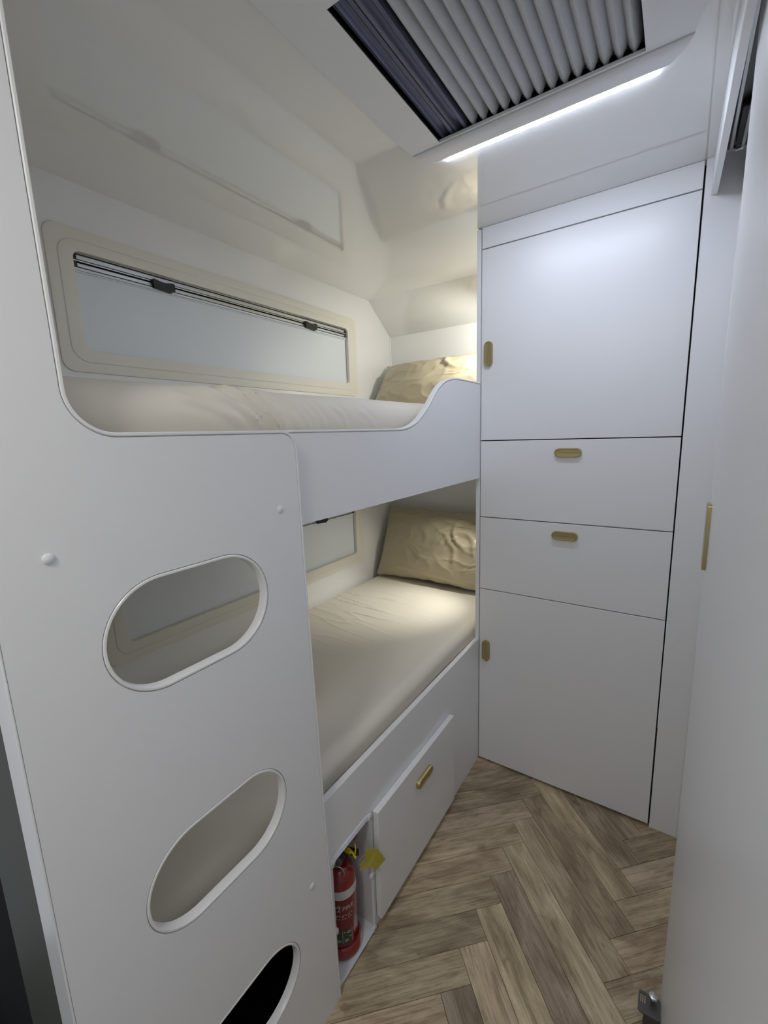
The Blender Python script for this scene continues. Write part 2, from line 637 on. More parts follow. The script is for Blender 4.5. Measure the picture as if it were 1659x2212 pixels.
d2 = obj('drawer', box(0.0022, 0.6020, 0.0, 0.016, Z1 + G, Z2 - G), LAM2, wr, bevel=0.0012)
handle(d2, PY, 0.301, 0.976, 0.0415, 0.0145, 0.0, -1)
dl = obj('door', box(0.0022, 0.6020, 0.0, 0.016, 0.009, Z1 - G), LAM2, wr, bevel=0.0012)
handle(dl, PY, 0.0298, 0.489, 0.0148, 0.0425, 0.0, -1)

# ================================================================== BUNK BED
bk = empty('bunk_bed', (-0.37, -0.45, 0), 'white built-in bunk bed with oval cut-out ladder panel and curved safety rail', 'bunk bed')
LX, LT = 0.016, 0.016
BP = lambda xf, t: [(0, xf - t), (0, xf - 0.0012), (0.0012, xf + 0.0006), (0.0038, xf + 0.0006), (0.0050, xf - 0.0008), (0.0050, xf - 0.0045), (0.0072, xf - 0.0045), (0.0072, xf - t)]
# ladder panel edge, walked so that the board lies to the left: down the opening, along the top, down the right edge
edge = [(-1.295, H - 0.0005), (-1.2945, 1.60), (-1.2935, 1.408)]
edge += [p for p in arc(-1.2435, 1.394, 0.0500, 180, 270, 10)]
edge += [(-1.15, 1.344), (-1.05, 1.344), (-0.972, 1.344)]
edge += [p for p in arc(-0.972, 1.308, 0.036, 90, 0, 9)][1:]
edge += [(-0.934, 1.0), (-0.926, 0.56), (-0.911, 0.0005)]
# board lies on the right-hand side of this walk
epath = edge[::-1]            # reversed: board on the left
inner = offset(epath, 0.0062, False)
inner[-1] = (inner[-1][0], H - 0.0005); inner[0] = (inner[0][0], 0.0005)
HC = ((-1.164, 1.069), (-1.160, 0.667), (-1.158, 0.268))
hol = [stadium(cy, cz, 0.128, 0.0775, 32) for cy, cz in HC]     # counter-clockwise: inside on the left
hol_out = [offset(h, -0.0062, True) for h in hol]
lp = prism(inner + [(YN, H - 0.0005), (YN, 0.0005)], hol_out, PX, LX - LT, LX)
lad = obj('ladder_panel', lp, LAM, bk)
obj('edge_trim', sweep(epath, BP(LX, LT), False, PX), BEAD, lad, smooth=True)
for h in hol:
    obj('edge_trim', sweep(h[::-1], BP(LX, LT), True, PX), BEAD, lad, smooth=True)
obj('end_post', box(-0.036, LX + 0.0006, YN - 0.003, YN - 0.0002, 0, H - 0.0005), BEAD, bk, bevel=0.001)
for y, z_ in ((-1.336, 1.205), (-0.989, 1.206), (-0.979, 0.391)):
    obj('screw_cap', disc((LX - 0.0005, y, z_), (1, 0, 0), 0.0064, 0.0028, 20, 0.0012), PLASTW, lad, smooth=True)

# upper safety rail
wave = [(-0.9405, 1.345), (-0.85, 1.345), (-0.75, 1.345), (-0.65, 1.345), (-0.58, 1.345)] + \
    spline([(-0.548, 1.345), (-0.500, 1.3515), (-0.450, 1.370), (-0.398, 1.405), (-0.356, 1.442), (-0.315, 1.471), (-0.268, 1.490), (-0.208, 1.500), (-0.110, 1.5015), (-0.002, 1.5005)], 5)
wp = wave[::-1]
wi = offset(wp, 0.0062, False)
rl = prism([(-0.0012, 1.1635)] + [(-0.0012, wi[0][1])] + wi[1:] + [(-0.9405, 1.1635)], [], PX, -0.016, 0.0)
rail = obj('safety_rail', rl, LAM, bk)
obj('edge_trim', sweep(wp, BP(0.0, 0.016), False, PX), BEAD, rail, smooth=True)

# base front with the extinguisher cut-out
CY0, CY1, CZ0, CZ1 = -0.902, -0.756, 0.012, 0.363
cham = 0.012
cut = [(CY0 + cham, CZ0), (CY1 - cham, CZ0), (CY1, CZ0 + cham), (CY1, CZ1 - cham), (CY1 - cham, CZ1), (CY0 + cham, CZ1), (CY0, CZ1 - cham), (CY0, CZ0 + cham)]
bf = prism([(-0.955, 0.0005), (-0.0012, 0.0005), (-0.0012, 0.531), (-0.955, 0.531)], [cut], PX, -0.016, 0.0)
base = obj('base_panel', bf, LAM, bk, bevel=0.0008)
obj('bed_base', box(XW + 0.002, -0.0165, YN + 0.014, YF - 0.002, 0.465, 0.49), LAM, bk)
obj('bed_base', box(XW + 0.002, -0.0165, YN + 0.014, YF - 0.002, 1.172, 1.205), LAM, bk)
# flap door over the storage
fd = obj('flap_door', box(0.0008, 0.018, -0.737, -0.271, 0.0315, 0.365), LAM2, bk, bevel=0.0012)
handle(fd, PX, -0.494, 0.2935, 0.046, 0.0145, 0.018, 1)
# moulded cubby for the extinguisher
cub_i = offset(cut, 0.002, True)
rim_o = offset(cut, -0.011, True)
n8 = len(cut)
rings = [(rim_o, 0.0004), (offset(rim_o, 0.001, True), 0.0035), (offset(cut, -0.0025, True), 0.0072), (cub_i, 0.0035), (cub_i, -0.012), (offset(cut, 0.010, True), -0.125)]
v, f = [], []
for r, xx in rings:
    v += [(xx, p[0], p[1]) for p in r]
for i in range(len(rings) - 1):
    for k in range(n8):
        f.append((i * n8 + k, i * n8 + (k + 1) % n8, (i + 1) * n8 + (k + 1) % n8, (i + 1) * n8 + k))
f.append(tuple(range((len(rings) - 1) * n8, len(rings) * n8)))
liner = obj('cubby_liner', (v, f), LINER, bk, smooth=True)
liner['label'] = 'moulded white recess holding the extinguisher'
for y, z_ in ((CY1 + 0.001, CZ1 - 0.001), (CY0 - 0.001, CZ1 - 0.001), (CY1 + 0.003, 0.182), (CY0 - 0.003, 0.172), (CY1 + 0.0005, CZ0 + 0.001), (CY0 - 0.0005, CZ0 + 0.001)):
    obj('rim_boss', disc((0.0006, y, z_), (1, 0, 0), 0.0100, 0.0072, 16, 0.0005), LINER, liner, smooth=True)
    obj('screw', disc((0.0075, y, z_), (1, 0, 0), 0.0034, 0.0016, 12, 0.0008), STEEL, liner, smooth=True)


# ================================================================== BEDDING
def ridged(p, k=2.0):
    return (1 - abs(noise.noise(p))) ** k


def mattress(name, x0, x1, y0, y1, z0, z1, r, disp, label, mt, n_y=260, nt=54):
    """rounded slab: cross-section from back bottom, over the top, down the front, swept along y"""
    prof = []
    prof += [(x0, z0 + 0.01), (x0, z0 + (z1 - z0) * 0.5)]
    for i in range(7):
        t = math.radians(180 - 90 * i / 6)
        prof.append((x0 + 0.02 + 0.02 * math.cos(t), z1 - 0.02 + 0.02 * math.sin(t)))
    for i in range(1, nt):
        prof.append((x0 + 0.02 + (x1 - r - x0 - 0.02) * i / nt, z1))
    for i in range(15):
        t = math.radians(90 - 90 * i / 14)
        prof.append((x1 - r + r * math.cos(t), z1 - r + r * math.sin(t)))
    for i in range(1, 15):
        prof.append((x1, z1 - r + (z0 + 0.012 - (z1 - r)) * i / 14))
    prof += [(x1 - 0.006, z0 + 0.003), (x1 - 0.02, z0), (x0 + 0.02, z0)]
    m = len(prof)
    pv = offset(prof, -1.0, True)
    nrm = [Vector((pv[i][0] - prof[i][0], pv[i][1] - prof[i][1])).normalized() for i in range(m)]
    v, f = [], []
    for j in range(n_y + 1):
        y = y0 + (y1 - y0) * j / n_y
        e = min((y - y0), (y1 - y)) / 0.03
        sq = math.sqrt(max(0.0, 1 - (1 - min(1, e)) ** 2)) if e < 1 else 1.0
        for i in range(m):
            x, z_ = prof[i]
            if e < 1:                                   # round the two ends
                z_ = z0 + (z_ - z0) * (0.72 + 0.28 * sq)
                x = (x0 + x1) / 2 + (x - (x0 + x1) / 2) * (0.97 + 0.03 * sq)
            # outward = to the right of a walk that keeps the body on the right
            d_ = disp(x, y, z_)
            nx, nz_ = -nrm[i].x, -nrm[i].y
            out = Vector((x - (x0 + x1) / 2, z_ - (z0 + z1) / 2))
            if nx * out.x + nz_ * out.y < 0: nx, nz_ = -nx, -nz_
            v.append((x + nx * d_, y, z_ + nz_ * d_))
    for j in range(n_y):
        for i in range(m):
            i2 = (i + 1) % m
            f.append((j * m + i, j * m + i2, (j + 1) * m + i2, (j + 1) * m + i))
    f.append(tuple(range(m))); f.append(tuple(range(n_y * m, (n_y + 1) * m)))
    o = obj(name, (v, f), mt, None, smooth=True)
    tag(o, label, 'mattress')
    return o


folds_u = []
for a, b, wd, am in (((-1.06, 1.415), (-0.972, 1.352), 0.007, 0.006), ((-1.02, 1.425), (-0.940, 1.345), 0.006, 0.009), ((-0.985, 1.428), (-0.915, 1.345), 0.0055, 0.007),
                     ((-0.945, 1.42), (-0.880, 1.35), 0.005, 0.005), ((-0.90, 1.41), (-0.853, 1.35), 0.005, 0.004), ((-0.84, 1.40), (-0.805, 1.35), 0.005, 0.0035),
                     ((-1.12, 1.40), (-1.02, 1.36), 0.007, 0.004), ((-0.76, 1.39), (-0.73, 1.35), 0.006, 0.0025), ((-0.67, 1.385), (-0.62, 1.352), 0.007, 0.0022)):
    folds_u.append((Vector(a), Vector(b), wd, am))


def disp_u(x, y, z_):
    d_ = 0.003 * noise.noise(Vector((x * 5, y * 3.2, z_ * 6))) + 0.0012 * noise.noise(Vector((x * 18, y * 12 + z_ * 9, z_ * 14)))
    if x > -0.12:
        p = Vector((y, z_))
        for a, b, wd, am in folds_u:
            ab = b - a
            t = max(-0.15, min(1.15, (p - a).dot(ab) / ab.length_squared))
            q = a + ab * t
            q.x += 0.010 * math.sin(PI * max(0, min(1, t)))        # bowed folds
            dd = (p - q).length
            fade = math.sin(PI * max(0.0, min(1.0, 0.15 + 0.75 * t)))
            d_ += 1.35 * am * fade * (math.exp(-(dd / wd) ** 2) - 0.55 * math.exp(-((dd - 1.9 * wd) / wd) ** 2))
    return d_


mattress('mattress', XW + 0.006, -0.031, YN + 0.016, YF - 0.006, 1.206, 1.421, 0.055, disp_u,
         'upper bunk mattress in a beige sheet, rising above the white safety rail', SHEET)


def disp_l(x, y, z_):
    d_ = 0.005 * noise.noise(Vector((x * 2.6, y * 2.2, 3.1))) + 0.0015 * noise.noise(Vector((x * 9, y * 8, 7.7)))
    # fine drag lines running from the wall across the sheet, mostly near the wall and the pillow
    k = max(0.0, min(1.0, (-x - 0.14) / 0.35)) * math.exp(-((y - 0.0) / 0.34) ** 2)
    if k > 0.01:
        # lines lie across the bed: tight along it, long across it
        a = x * 0.995 - y * 0.09
        b = x * 0.09 + y * 0.995 + 0.02 * noise.noise(Vector((x * 3, y * 2, 9.1)))
        d_ += 0.0042 * k * (ridged(Vector((a * 2.6, b * 22, 1.7)), 14) - 0.15)
    return d_


mattress('mattress', XW + 0.012, -0.040, YN + 0.016, YF - 0.006, 0.491, 0.567, 0.034, disp_l,
         'lower bunk mattress in a beige sheet under a pool of lamp light', SHEET, 460, 110)


def pillow(name, centre, ux, uv, un, hw, hh, th, folds, seed, label):
    ux, uv, un = Vector(ux).normalized(), Vector(uv).normalized(), Vector(un).normalized()
    c = Vector(centre)
    N, Mv = 130, 90
    v, f = [], []
    idx = {}
    for side in (1, -1):
        for i in range(N + 1):
            for j in range(Mv + 1):
                a, b = -1 + 2 * i / N, -1 + 2 * j / Mv
                if side == -1 and (i in (0, N) or j in (0, Mv)):
                    idx[side, i, j] = idx[1, i, j]
                    continue
                # ease points towards the seam
                A = math.sin(a * PI / 2) * 0.6 + a * 0.4
                B = math.sin(b * PI / 2) * 0.6 + b * 0.4
                t = (max(0, 1 - abs(A) ** 2.6) ** 0.55) * (max(0, 1 - abs(B) ** 2.4) ** 0.55)
                # edges pull in between the four corners
                pinch_u = 1 - 0.045 * (1 - B * B)
                pinch_v = 1 - 0.06 * (1 - A * A)
                x = A * hw * pinch_u
                y = B * hh * pinch_v
                d_ = t * th
                nz_ = noise.noise(Vector((A * 1.6 + seed, B * 1.4, side * 3))) * 0.022 * min(1, t * 1.5)
                wr_ = 0.0
                for fo in folds:
                    if len(fo) == 6:
                        u0, v0, u1, v1, wd, amp = fo
                        lx, ly = u1 - u0, v1 - v0
                        ll = lx * lx + ly * ly
                        q = ((A - u0) * lx + (B - v0) * ly) / ll
                        if -0.2 < q < 1.2:
                            ds = ((A - u0) * ly - (B - v0) * lx) / math.sqrt(ll) + 0.10 * math.sin(PI * q) * (1 if amp * 1e4 % 2 < 1 else -1) + 0.04 * noise.noise(Vector((A * 4, B * 4, seed + wd * 40)))
                            wr_ += amp * math.sin(PI * (q + 0.2) / 1.4) ** 1.5 * (math.exp(-(ds / wd) ** 2) - 0.5 * math.exp(-((ds - 2 * wd) / (1.3 * wd)) ** 2))
                        continue
                    cu, cv, kth, amp, reach = fo
                    dx, dy = A - cu, B - cv
                    r_ = math.hypot(dx, dy) + 1e-4
                    th_ = math.atan2(dy, dx) + 0.25 * noise.noise(Vector((A * 2.2 + seed, B * 2.2, 4.4)))
                    env = math.exp(-(r_ / reach) ** 2) * min(1.0, r_ / 0.18)
                    wr_ += amp * env * (ridged(Vector((math.cos(th_) * kth + seed, math.sin(th_) * kth, r_ * 1.3 + amp * 50)), 5) - 0.35)
                wr_ *= min(1.0, t * 1.6)
                fine = 0.004 * (ridged(Vector((A * 3.2 + B * 1.5 + seed, B * 2.6 - A, seed)), 5) - 0.3) * min(1, t * 2)
                off = d_ + nz_ + (wr_ + fine if side == 1 else 0)
                sc = 0.006 * noise.noise(Vector((A * 7, B * 7, seed + 5)))
                p = c + ux * x + uv * (y + sc * (abs(B) > 0.9)) + un * (off if side == 1 else -off * 0.8)
                idx[side, i, j] = len(v)
                v.append(tuple(p))
    for side in (1, -1):
        for i in range(N):
            for j in range(Mv):
                q = (idx[side, i, j], idx[side, i + 1, j], idx[side, i + 1, j + 1], idx[side, i, j + 1])
                f.append(q if side == 1 else q[::-1])
    o = obj(name, (v, f), PILLOWM, None, smooth=True)
    o.data.polygons.foreach_set('use_smooth', [True] * len(o.data.polygons))
    tag(o, label, 'pillow', 'pillows on the bunks')
    return o


FL = [(1.50, 0.45, 7.0, 0.024, 1.15), (0.9, 1.5, 5.0, 0.012, 0.8),
      (0.10, 0.35, 0.35, -0.55, 0.040, 0.0080), (0.30, 0.55, 0.55, -0.10, 0.035, 0.0091), (0.48, 0.40, 0.62, -0.45, 0.040, 0.0080), (0.02, 0.80, 0.50, 0.62, 0.05, 0.0071),
      (-0.55, -0.10, -0.20, -0.35, 0.030, 0.0040), (-0.35, -0.15, 0.02, -0.42, 0.028, 0.0041), (-0.30, 0.45, -0.15, -0.05, 0.05, 0.0040),
      (-0.80, -0.80, -0.05, -0.90, 0.06, 0.0050), (-0.05, -0.82, 0.85, -0.78, 0.05, 0.0051)]
pillow('pillow', (-0.385, 0.432, 0.757), (1, 0, 0), (0, 0.15, 0.355), (0, -0.355, 0.15), 0.350, 0.196, 0.082, FL, 2.3,
       'rumpled satin beige pillow leaning at the head of the lower bunk')
FU = [(1.50, 0.80, 6.0, 0.024, 1.10), (0.30, 1.5, 4.6, 0.010, 0.75),
      (-0.05, 0.85, 0.10, 0.30, 0.045, 0.0070), (0.15, 0.80, 0.35, 0.15, 0.04, 0.0081), (0.35, 0.90, 0.75, 0.45, 0.05, 0.0100), (-0.45, 0.6, -0.30, 0.1, 0.05, 0.0040)]
pillow('pillow', (-0.385, 0.432, 1.561), (1, 0, 0), (0, 0.215, 0.305), (0, -0.305, 0.215), 0.352, 0.161, 0.078, FU, 8.1,
       'beige pillow at the head of the upper bunk behind the curved rail')


# reading lamps fixed inside each bunk on the hidden face of the wardrobe side
def reading_lamp(z_, target, power, label, spread, spill, spill_deg):
    r = empty('reading_lamp', (-0.0165, 0.30, z_), label, 'lamp')
    c = Vector((-0.0165, 0.30, z_))
    obj('mount', disc(c, (-1, 0, 0), 0.022, 0.010, 20), PLASTW, r, smooth=True)
    tgt = Vector(target)
    hd = c + Vector((-0.034, 0, 0))
    obj('stem', tube([c + Vector((-0.008, 0, 0)), hd], 0.004, 8), PLASTW, r, smooth=True)
    ax = (tgt - hd).normalized()
    s = ax.orthogonal().normalized(); u = ax.cross(s)
    v, f = [], []
    n = 20
    rows = [(0.008, -0.022), (0.016, -0.018), (0.019, 0.012), (0.017, 0.012), (0.015, 0.004), (0.001, 0.003)]
    for rr, hh in rows:
        for k in range(n):
            t = 2 * PI * k / n
            v.append(tuple(hd + ax * hh + (s * math.cos(t) + u * math.sin(t)) * rr))
    for i in range(len(rows) - 1):
        for k in range(n):
            f.append((i * n + k, i * n + (k + 1) % n, (i + 1) * n + (k + 1) % n, (i + 1) * n + k))
    f.append(tuple(range(n)))
    obj('lamp_head', (v, f), PLASTW, r, smooth=True)
    d_ = bpy.data.lights.new('reading_light', 'SPOT')
    d_.energy = power
    d_.spot_size = spread
    d_.spot_blend = 1.0
    d_.shadow_soft_size = 0.014
    d_.color = (1.0, 0.985, 0.89)
    l = bpy.data.objects.new('reading_light', d_)
    COL.objects.link(l)
    l.location = hd + ax * 0.016
    l.rotation_euler = (-ax).to_track_quat('Z', 'Y').to_euler()
    d2_ = bpy.data.lights.new('reading_light_spill', 'SPOT')
    d2_.energy = spill
    d2_.spot_size = math.radians(spill_deg)
    d2_.spot_blend = 0.6
    d2_.shadow_soft_size = 0.012
    d2_.color = d_.color
    l2 = bpy.data.objects.new('reading_light_spill', d2_)
    COL.objects.link(l2)
    l2.location = l.location
    l2.rotation_euler = l.rotation_euler
    return r


reading_lamp(1.085, (-0.40, 0.07, 0.57), READ_W, 'white reading lamp inside the lower bunk, behind the wardrobe edge', math.radians(62), 2.6, 104)
reading_lamp(1.80, (-0.26, 0.42, 1.60), READ_W * 0.40, 'white reading lamp inside the upper bunk, behind the wardrobe edge', math.radians(70), 4.0, 168)

# ================================================================== ROOF HATCH, LED STRIP
rh = empty('roof_hatch', (0.29, -0.68, H - 0.012), 'white roof hatch in the ceiling with a closed grey pleated blind', 'roof hatch')
outer = [(0.012, -0.478), (0.569, -0.478), (0.590, -0.545), (0.592, -1.03), (0.0, -1.03), (0.0, -0.56)]
obj('surround', prism(outer[::-1], [[(HX0, HY0), (HX1, HY0), (HX1, HY1 - 0.016), (HX0, HY1 - 0.016)]], PZ, H - 0.006, H - 0.0003), PLASTW, rh)
# recess walls
obj('recess', join(box(HX0 - 0.001, HX1 + 0.001, HY1, HY1 + 0.004, H - 0.004, H + 0.07), box(HX0 - 0.001, HX1 + 0.001, HY0 - 0.004, HY0, H - 0.004, H + 0.07),
                   box(HX0 - 0.004, HX0, HY0, HY1, H - 0.004, H + 0.07), box(HX1, HX1 + 0.004, HY0, HY1, H - 0.004, H + 0.07),
                   box(HX0, HX1, HY0, HY1, H + 0.066, H + 0.070)), RECESS, rh)
# double channelled blind profile on the left
pr = []
for x0, x1 in ((0.0895, 0.1215), (0.1235, 0.1530)):
    ww = x1 - x0
    pr.append(prism([(x0, H + 0.004), (x0 + 0.006, H + 0.002)] + [(x0 + 0.007 + (ww - 0.014) * i / 10, H + 0.003 + 0.009 * math.sin(PI * i / 10) ** 0.7) for i in range(11)] +
                    [(x1 - 0.006, H + 0.002), (x1, H + 0.004), (x1, H + 0.028), (x0, H + 0.028)], [], PY, HY0 + 0.001, HY1 - 0.001))
for q in pr:
    obj('blind_profile', q, NAVY, rh, smooth=True)
# pleats: one mesh, shared
NP = 14
PXA, PXB = 0.1555, 0.4915
pwid = (PXB - PXA) / NP
rowsy = [(HY0 + 0.002, 0.0), (HY0 + 0.010, 1.0), (-0.68, 1.0), (HY1 - 0.013, 1.0), (HY1 - 0.001, 0.02)]
v, f = [], []
K = 12
for yy, sc in rowsy:
    for i in range(K + 1):
        q = -1 + 2 * i / K
        zz = 0.017 * abs(q) ** 1.7
        v.append((q * pwid / 2 * (0.04 + 0.96 * sc), yy + 0.68, zz * (0.2 + 0.8 * sc)))
for j in range(len(rowsy) - 1):
    for i in range(K):
        f.append((j * (K + 1) + i, j * (K + 1) + i + 1, (j + 1) * (K + 1) + i + 1, (j + 1) * (K + 1) + i))
pm = bpy.data.meshes.new('pleat')
pm.from_pydata(v, [], f)
pm.materials.append(FELT)
pm.polygons.foreach_set('use_smooth', [True] * len(pm.polygons))
for k in range(NP):
    o = link('pleat', pm, rh)
    o.location = (PXA + pwid * (k + 0.5) - 0.29, 0.0, 0.012 + 0.003)
obj('blind_backing', box(PXA, PXB, HY0 + 0.001, HY1 - 0.001, H + 0.0285, H + 0.031), FELT, rh)

led = empty('led_strip_light', (0.29, -0.44, H - 0.018), 'long glowing white strip light along the front edge of the roof hatch', 'strip light')
hp = [(-0.4770, 0.0005), (-0.4770, 0.0085), (-0.4750, 0.0100), (-0.4560, 0.0100), (-0.4225, 0.0070), (-0.4225, 0.0005)]
hx = [(0.012, 0.570), (0.012, 0.570), (0.014, 0.568), (0.022, 0.560), (0.048, 0.533), (0.048, 0.533)]
v = [(a, y, H - z_) for (y, z_), (a, b) in zip(hp, hx)] + [(b, y, H - z_) for (y, z_), (a, b) in zip(hp, hx)]
f = [tuple(range(6)), tuple(range(6, 12))] + [(k, (k + 1) % 6, 6 + (k + 1) % 6, 6 + k) for k in range(6)]
obj('housing', (v, f), PLASTW, led, bevel=0.0006)
# diffuser, ends cut on the slant
a0, a1 = 0.066, 0.514
v = [(a0 + 0.016, -0.4222, H - 0.0070), (a1 - 0.016, -0.4222, H - 0.0070), (a1, -0.3985, H - 0.0012), (a0, -0.3985, H - 0.0012),
     (a0 + 0.016, -0.4222, H - 0.0004), (a1 - 0.016, -0.4222, H - 0.0004), (a1, -0.3985, H - 0.0004), (a0, -0.3985, H - 0.0004)]
f = [(0, 1, 2, 3), (4, 5, 6, 7), (0, 1, 5, 4), (2, 3, 7, 6), (1, 2, 6, 5), (3, 0, 4, 7)]
dif = obj('diffuser', (v, f), LED, led)
dif['label'] = 'glowing white diffuser'

# ================================================================== SLIDING DOOR TRACK AND FLOOR STOP
tr = empty('sliding_door_track', (0.668, -0.6, 1.97), 'aluminium double track for the sliding door behind the white pelmet', 'door track')
for x0, x1 in ((0.6480, 0.6550), (0.6700, 0.6770)):
    obj('track_rail', join(box(x0, x1, -1.40, -0.065, 1.977, 1.983), box(x0 + 0.002, x1 - 0.002, -1.40, -0.065, 1.983, 1.9995)), ALU, tr, bevel=0.001)
obj('track_back', box(0.645, 0.690, -1.40, -0.02, 1.9975, 1.9998), DARKSTEEL, tr)
obj('end_stop', join(box(0.652, 0.682, -0.075, -0.069, 1.972, 1.979), tube([(0.659, -0.072, 1.970), (0.674, -0.072, 1.970)], 0.004, 8)), STEEL, tr, smooth=True)
obj('roller', join(box(0.658, 0.675, -0.22, -0.08, 1.981, 1.997)), BLACK, tr, bevel=0.002)
lt = obj('door_catch', join(box(0.688, 0.6995, -0.045, -0.012, 1.93, 1.965), box(0.685, 0.689, -0.035, -0.020, 1.935, 1.958)), BLACK, None, bevel=0.002)
tag(lt, 'small black catch high on the right wall beside the pelmet', 'catch')

fs = empty('floor_guide', (0.635, -0.575, 0), 'dark steel floor guide bracket with knurled screw at the foot of the sliding door', 'door guide')
FZ = 0.040
slots = [rrect(x - 0.0012, x + 0.0012, -0.566, -0.547, 0.0011, 3) for x in (0.6155, 0.6195, 0.6235)]
obj('plate', prism(rrect(0.6105, 0.6538, -0.586, -0.541, 0.006, 5), slots, PZ, FZ - 0.003, FZ), DARKSTEEL, fs, bevel=0.0006)
obj('leg', box(0.622, 0.6535, -0.5835, -0.5805, 0.0003, FZ - 0.0031), DARKSTEEL, fs)
obj('foot', box(0.622, 0.6535, -0.606, -0.5836, 0.0003, 0.0033), DARKSTEEL, fs)
kn = []
n = 36
for hh, rr in ((0.0, 0.007), (0.001, 0.0085), (0.005, 0.0085), (0.006, 0.007)):
    for k in range(n):
        t = 2 * PI * k / n
        q = rr * (1 + (0.04 if k % 2 else 0))
        kn.append((0.6385 + q * math.cos(t), -0.556 + q * math.sin(t), FZ + 0.016 + hh))
kf = [(i * n + k, i * n + (k + 1) % n, (i + 1) * n + (k + 1) % n, (i + 1) * n + k) for i in range(3) for k in range(n)]
kf += [tuple(range(n)), tuple(range(3 * n, 4 * n))]
obj('knurled_screw', (kn, kf), STEEL, fs, smooth=True)
obj('spindle', lathe([(0.0042, 0), (0.0042, 0.0158)], (0.6385, -0.556, FZ + 0.0002), 14), DARKSTEEL, fs, smooth=True)

# ================================================================== FIRE EXTINGUISHER
EC = (-0.047, -0.824)
ER = 0.041
EZ = 0.018
ex = empty('fire_extinguisher', (EC[0], EC[1], EZ), 'small red fire extinguisher with white band standing in the bunk base recess', 'fire extinguisher')
body = [(0.030, 0.002), (0.036, 0.004), (ER, 0.012), (ER, 0.205)]
for i in range(1, 11):
    t = math.radians(90 * i / 10)
    body.append((0.014 + (ER - 0.014) * math.cos(t), 0.205 + 0.042 * math.sin(t)))
body += [(0.014, 0.258), (0.010, 0.259)]
obj('cylinder', lathe(body, (*EC, EZ), 56), RED, ex, smooth=True)
obj('base_ring', lathe([(0.043, 0.0), (0.0485, 0.002), (0.0495, 0.010), (0.047, 0.026), (0.0425, 0.030), (0.0415, 0.028)], (*EC, EZ), 48), RED, ex, smooth=True)


def cyl_patch(a0, a1, z0, z1, r, n=24):
    v, f = [], []
    for i in range(n + 1):
        t = math.radians(a0 + (a1 - a0) * i / n)
        for z_ in (z0, z1):
            v.append((EC[0] + r * math.cos(t), EC[1] + r * math.sin(t), z_))
    for i in range(n):
        f.append((2 * i, 2 * i + 2, 2 * i + 3, 2 * i + 1))
    return v, f


obj('band', cyl_patch(-180, 180, 0.193, 0.219, ER + 0.0004, 56), PRINTW, ex, smooth=True)['label'] = 'plain white band round the cylinder'
lab = obj('label', cyl_patch(-175, -6, 0.050, 0.191, ER + 0.0005, 40), REDP, ex, smooth=True)
lab['label'] = 'dark red printed instruction label'
DEG = math.degrees(1 / ER)


def on_label(polys, a_left, z_base, r, name, m):
    """flat 2-D shapes (metres) wrapped on the cylinder; x runs along the label to the right"""
    V, F = [], []
    for v, f in polys:
        n = len(V)
        for p in v:
            t = math.radians(a_left + p[0] * DEG)
            V.append((EC[0] + r * math.cos(t), EC[1] + r * math.sin(t), z_base + p[1]))
        F += [tuple(i + n for i in q) for q in f]
    return obj(name, (V, F), m, lab)


def text2d(s, size, dx=0.0, dy=0.0, shear=0.0, sx=1.0):
    cu = bpy.data.curves.new('t', 'FONT')
    cu.body = s; cu.size = size; cu.shear = shear
    cu.resolution_u = 3
    o = bpy.data.objects.new('t', cu)
    me = o.to_mesh()
    v = [(p.co.x * sx + dx, p.co.y + dy) for p in me.vertices]
    f = [tuple(q.vertices) for q in me.polygons]
    o.to_mesh_clear()
    bpy.data.objects.remove(o); bpy.data.curves.remove(cu)
    return v, f


def poly2d(*pts):
    return list(pts), [tuple(range(len(pts)))]


def line2d(a, b, w_):
    a, b = Vector(a), Vector(b)
    d_ = (b - a).normalized(); n = Vector((-d_.y, d_.x)) * w_ / 2
    return poly2d(tuple(a - n), tuple(b - n), tuple(b + n), tuple(a + n))


def rectline(x0, x1, y0, y1, w_):
    return [line2d((x0, y0), (x1, y0), w_), line2d((x1, y0), (x1, y1), w_), line2d((x1, y1), (x0, y1), w_), line2d((x0, y1), (x0, y0), w_)]


R1 = ER + 0.0009
on_label([text2d('Y', 0.0165, -0.007, 0, 0.15), text2d('2', 0.0205, 0.0050, -0.002, 0.0), text2d('FIRE', 0.0165, 0.0182, 0, 0.15)], -72, 0.162, R1, 'lettering', PRINTW)
flame = [line2d((0.003, -0.004), (0.001, 0.006), 0.0012), line2d((0.001, 0.006), (0.005, 0.012), 0.0012), line2d((0.005, 0.012), (0.007, 0.010), 0.0012),
         line2d((0.007, 0.010), (0.011, 0.017), 0.0012), line2d((0.011, 0.017), (0.014, 0.011), 0.0012), line2d((0.014, 0.011), (0.017, 0.013), 0.0012)]
on_label(flame, -72, 0.162, R1, 'emblem', PRINTW)
pict = []
for i in range(3):
    x0 = 0.001 + 0.0155 * i
    pict += [poly2d((x0 + 0.009, 0.010), (x0 + 0.013, 0.010), (x0 + 0.011, 0.0145)), line2d((x0 + 0.001, 0.009), (x0 + 0.007, 0.013), 0.0013), line2d((x0 + 0.002, 0.0065), (x0 + 0.004, 0.0105), 0.0013)]
    pict += [line2d((x0 + 0.0005, 0.0022), (x0 + 0.012, 0.0022), 0.0006), line2d((x0 + 0.0005, 0.0002), (x0 + 0.012, 0.0002), 0.0006)]
pict += [line2d((-0.004, -0.010), (0.046, -0.010), 0.0008)]
on_label(pict, -72, 0.136, R1, 'pictogram', PRINTW)
on_label([line2d((-0.004, 0.0), (0.046, 0.0), 0.0006), line2d((-0.004, -0.012), (0.046, -0.012), 0.0006), line2d((0.021, 0), (0.021, -0.012), 0.0005)], -72, 0.135, R1, 'pictogram', mat('dull_red_print', (0.34, 0.10, 0.10), 0.5))
